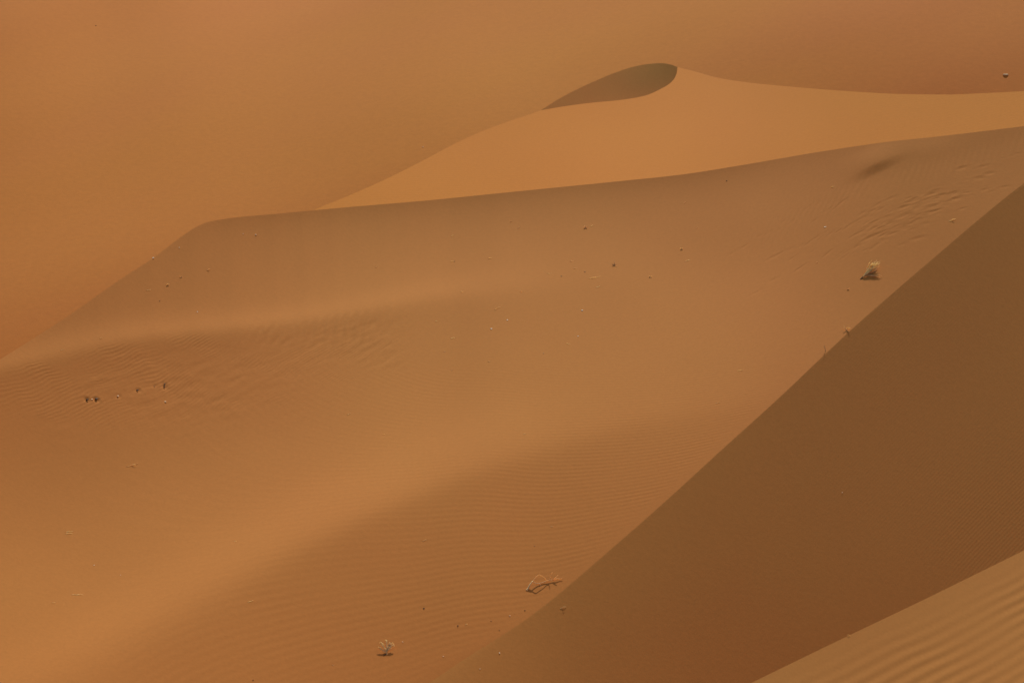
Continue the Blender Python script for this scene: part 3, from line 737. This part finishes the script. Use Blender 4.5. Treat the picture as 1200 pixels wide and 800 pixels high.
for k, (kind, u, v, w, m, l) in enumerate((
    ('dry_tuft', 687, 267.5, 6, DULL, 'straw tuft high on the upper face below the middle of the crest'),
    ('straw_scrap', 692, 264.5, 7, PALE, 'pale straw lying beside the high tuft below the crest'),
    ('dry_tuft', 719, 311.5, 7.5, GREY, 'greyish twiggy tuft standing where the step fades out'),
    ('straw_scrap', 720, 312, 8, DULL, 'straw caught under the greyish twiggy tuft'),
    ('straw_scrap', 670, 306, 5, DULL, 'short straw above the group on the step'),
    ('straw_scrap', 675, 315.5, 7, DULL, 'dull straw lying just above the grey pebble on the step'),
    ('straw_scrap', 643.5, 320.5, 7, STRAW, 'curled straw at the left end of the group on the step'),
    ('straw_scrap', 696, 327.5, 12, STRAW, 'longest scrap of straw just below the step'),
    ('straw_scrap', 700, 336.8, 6, PALE, 'single straw under the longest scrap below the step'),
    ('dry_tuft', 762, 325, 4, STRAW, 'tiny tuft alone to the right of the step group'),
    ('dry_tuft', 798.5, 292.5, 5, STRAW, 'upper of two small tufts far along the upper face'),
    ('straw_scrap', 806, 307, 8, PALE, 'lower of two small straw bits far along the upper face'),
    ('straw_scrap', 541, 342, 5, STRAW, 'small straw on the faint end of the step'),
    ('straw_scrap', 611, 342.5, 5, DULL, 'faint straw just below the line of the step'),
    ('straw_scrap', 580.5, 363.5, 9, STRAW, 'straw lying up from the cream stone in mid dune'),
    ('straw_scrap', 531, 395.8, 6.5, PALE, 'pale little heap of straw left of the brightest white stone'),
    ('straw_scrap', 511, 376, 4, STRAW, 'tiny straw up and left of the pale little heap'),
    ('straw_scrap', 521.5, 412, 4, DULL, 'tiny straw below the pale little heap'),
    ('straw_scrap', 573, 423.5, 4, DULL, 'short straw below the brightest white stone'),
    ('straw_scrap', 529.5, 433.5, 4, DULL, 'short straw farther down the smooth middle of the dune'),
    ('straw_scrap', 665, 402, 7, STRAW, 'straw beside and below the small cream stone'),
    ('straw_scrap', 408, 485.5, 6, PALE, 'lone curled straw in the bright smooth band'),
    ('straw_scrap', 450, 509, 4, STRAW, 'faint lone straw low in the bright smooth band'),
    ('straw_scrap', 614.5, 508.5, 4, STRAW, 'faint straw just above the red rippled slope'),
    ('bare_twig', 155, 546.5, 14, STRAW, 'crooked twig lying at the edge of the rippled hollow'),
    ('straw_scrap', 82, 624, 11, PALE, 'forked straw on the bright sand at the far left'),
    ('straw_scrap', 89, 695.5, 11, PALE, 'broken straw in three bits low on the bright sand'),
    ('straw_scrap', 62.5, 706.5, 8, STRAW, 'arched straw lowest on the bright sand'),
    ('straw_scrap', 276, 634, 6, STRAW, 'straw on the edge of the red rippled slope'),
    ('straw_scrap', 292, 706, 8, PALE, 'bent straw in the middle of the red rippled slope'),
    ('straw_scrap', 391, 778.5, 4, DULL, 'tiny straw left of the small straw plant'),
    ('straw_scrap', 496, 633.5, 8, PALE, 'pair of straw bits high on the red rippled slope'),
    ('straw_scrap', 547, 732, 4.5, PALE, 'pale straw just beside the blackest pebble'),
    ('straw_scrap', 647, 617, 4, DULL, 'faint straw high above the forked branch'),
    ('bare_twig', 660, 712.5, 7, BARK, 'short twig lying on the slip face below the forked branch'),
    ('dry_tuft', 993.5, 339.5, 4, DULL, 'little brown tuft downhill from the largest shrub'),
    ('dry_tuft', 992, 387.5, 9, STRAW, 'sparse straw tuft growing on the brink itself'),
    ('straw_scrap', 868, 434.5, 9, STRAW, 'long thin straw near the middle of the brink'),
    ('straw_scrap', 842, 473, 8, DULL, 'faint straw on the ripples beside the brink'),
    ('straw_scrap', 968, 266.5, 5, WHITE, 'whitish scrap among the animal tracks'),
    ('straw_scrap', 956, 308, 4, DULL, 'tiny straw at the lower edge of the animal tracks'),
    ('bare_twig', 1116, 259, 8, PALE, 'thin pale twig between the tracks and the upper brink'),
    ('straw_scrap', 801, 238, 4, DULL, 'tiny straw under the crest above two small tufts'),
    ('straw_scrap', 818, 267.5, 5, DULL, 'small dull straw on the upper face near the tracks'),
    ('straw_scrap', 976, 219.5, 4, STRAW, 'tiny straw below the wind scour'),
    ('dry_tuft', 197, 334.5, 4.5, STRAW, 'small tuft near the steep end of the upper face'),
    ('straw_scrap', 171.5, 339.5, 7, STRAW, 'straw lying left of the small tuft on the steep end'),
    ('dry_tuft', 212, 325, 3, DULL, 'smallest tuft up from another on the steep end'),
    ('bare_twig', 244, 317, 5, DULL, 'thin dull stalk on the dim upper face'),
    ('straw_scrap', 117, 396.5, 5, STRAW, 'straw lying on the bright ridge'),
    ('straw_scrap', 71.5, 410.5, 6, STRAW, 'straw low on the bright ridge near its end'),
    ('straw_scrap', 529, 276.3, 4, STRAW, 'short straw under the left part of the crest'),
    ('straw_scrap', 530, 306, 4.5, STRAW, 'short straw beside a tiny dark pebble on the upper face'),
    ('straw_scrap', 575.5, 302.5, 7, STRAW, 'slanting straw in the middle of the upper face'),
    ('straw_scrap', 598, 260, 4, DULL, 'faint straw close under the middle of the crest'),
    ('straw_scrap', 608, 268, 5, DULL, 'dull straw just below the faint one under the crest'),
    ('straw_scrap', 441, 313, 4, DULL, 'tiny straw on the broad plain part of the upper face'))):
    scrap(kind, u, v, w, l, m, 'main', k+1)
# a dead stalk on the brink against the slip face, and a scrap on the near crest
S = Stems(967.0, 411.5)
S.tube([(0.6, -0.3, -1), (0.1, -0.3, 2), (-0.4, -0.5, 4), (-0.9, -0.7, 7)], 0.4, 0.22); S.tube([(-0.2, -0.4, 3), (-1.4, -0.8, 4.5), (-2.2, -1, 5.5)], 0.25, 0.15)
tag(S.build('dead_stalk', GREY), 'thin dark dead stalk standing upright on the brink', 'stalk')
S = Stems(995, 744.6, 'near')
S.tube([(-2.5, 0, -0.3), (-1, 0, 1.4), (0.3, 0, 1.0), (1.5, 0.3, 0.3)], 0.22, 0.12)
tag(S.build('straw_scrap', STRAW), 'wisp of straw on the edge of the nearest rippled dune', 'straw')


# ------------------------------------------------------------------ light
sc = bpy.context.scene
w = bpy.data.worlds.new('World'); sc.world = w; w.use_nodes = True
nt = w.node_tree; nt.nodes.clear()
bg = nt.nodes.new('ShaderNodeBackground'); sky = nt.nodes.new('ShaderNodeTexSky'); wo = nt.nodes.new('ShaderNodeOutputWorld')
sky.sky_type = 'NISHITA'; sky.sun_disc = False
sky.sun_elevation = EL; sky.sun_rotation = AZ
sky.air_density = 1.0; sky.dust_density = 1.0; sky.ozone_density = 1.0
bg.inputs['Strength'].default_value = 0.11
nt.links.new(sky.outputs[0], bg.inputs[0]); nt.links.new(bg.outputs[0], wo.inputs[0])
sd_ = bpy.data.lights.new('sun', 'SUN'); sd_.energy = 4.5; sd_.angle = math.radians(0.6); sd_.color = (1.0, 0.93, 0.82)
so = bpy.data.objects.new('sun', sd_); COL.objects.link(so)
from mathutils import Vector
so.rotation_euler = Vector((LX, LY, LZ)).to_track_quat('Z', 'Y').to_euler()
so.location = (60, 300, 250)

cd = bpy.data.cameras.new('camera'); cam = bpy.data.objects.new('camera', cd); COL.objects.link(cam)
cd.lens = 85; cd.sensor_width = 36; cd.clip_start = 0.5; cd.clip_end = 6000
cam.rotation_euler = (math.radians(90)-PITCH, 0, 0)
cd.dof.use_dof = True; cd.dof.focus_distance = 95; cd.dof.aperture_fstop = 9
sc.camera = cam
sc.view_settings.view_transform = 'Standard'; sc.view_settings.look = 'None'
sc.view_settings.gamma = 1.0; sc.view_settings.use_curve_mapping = False
sc.view_settings.exposure = 0.26
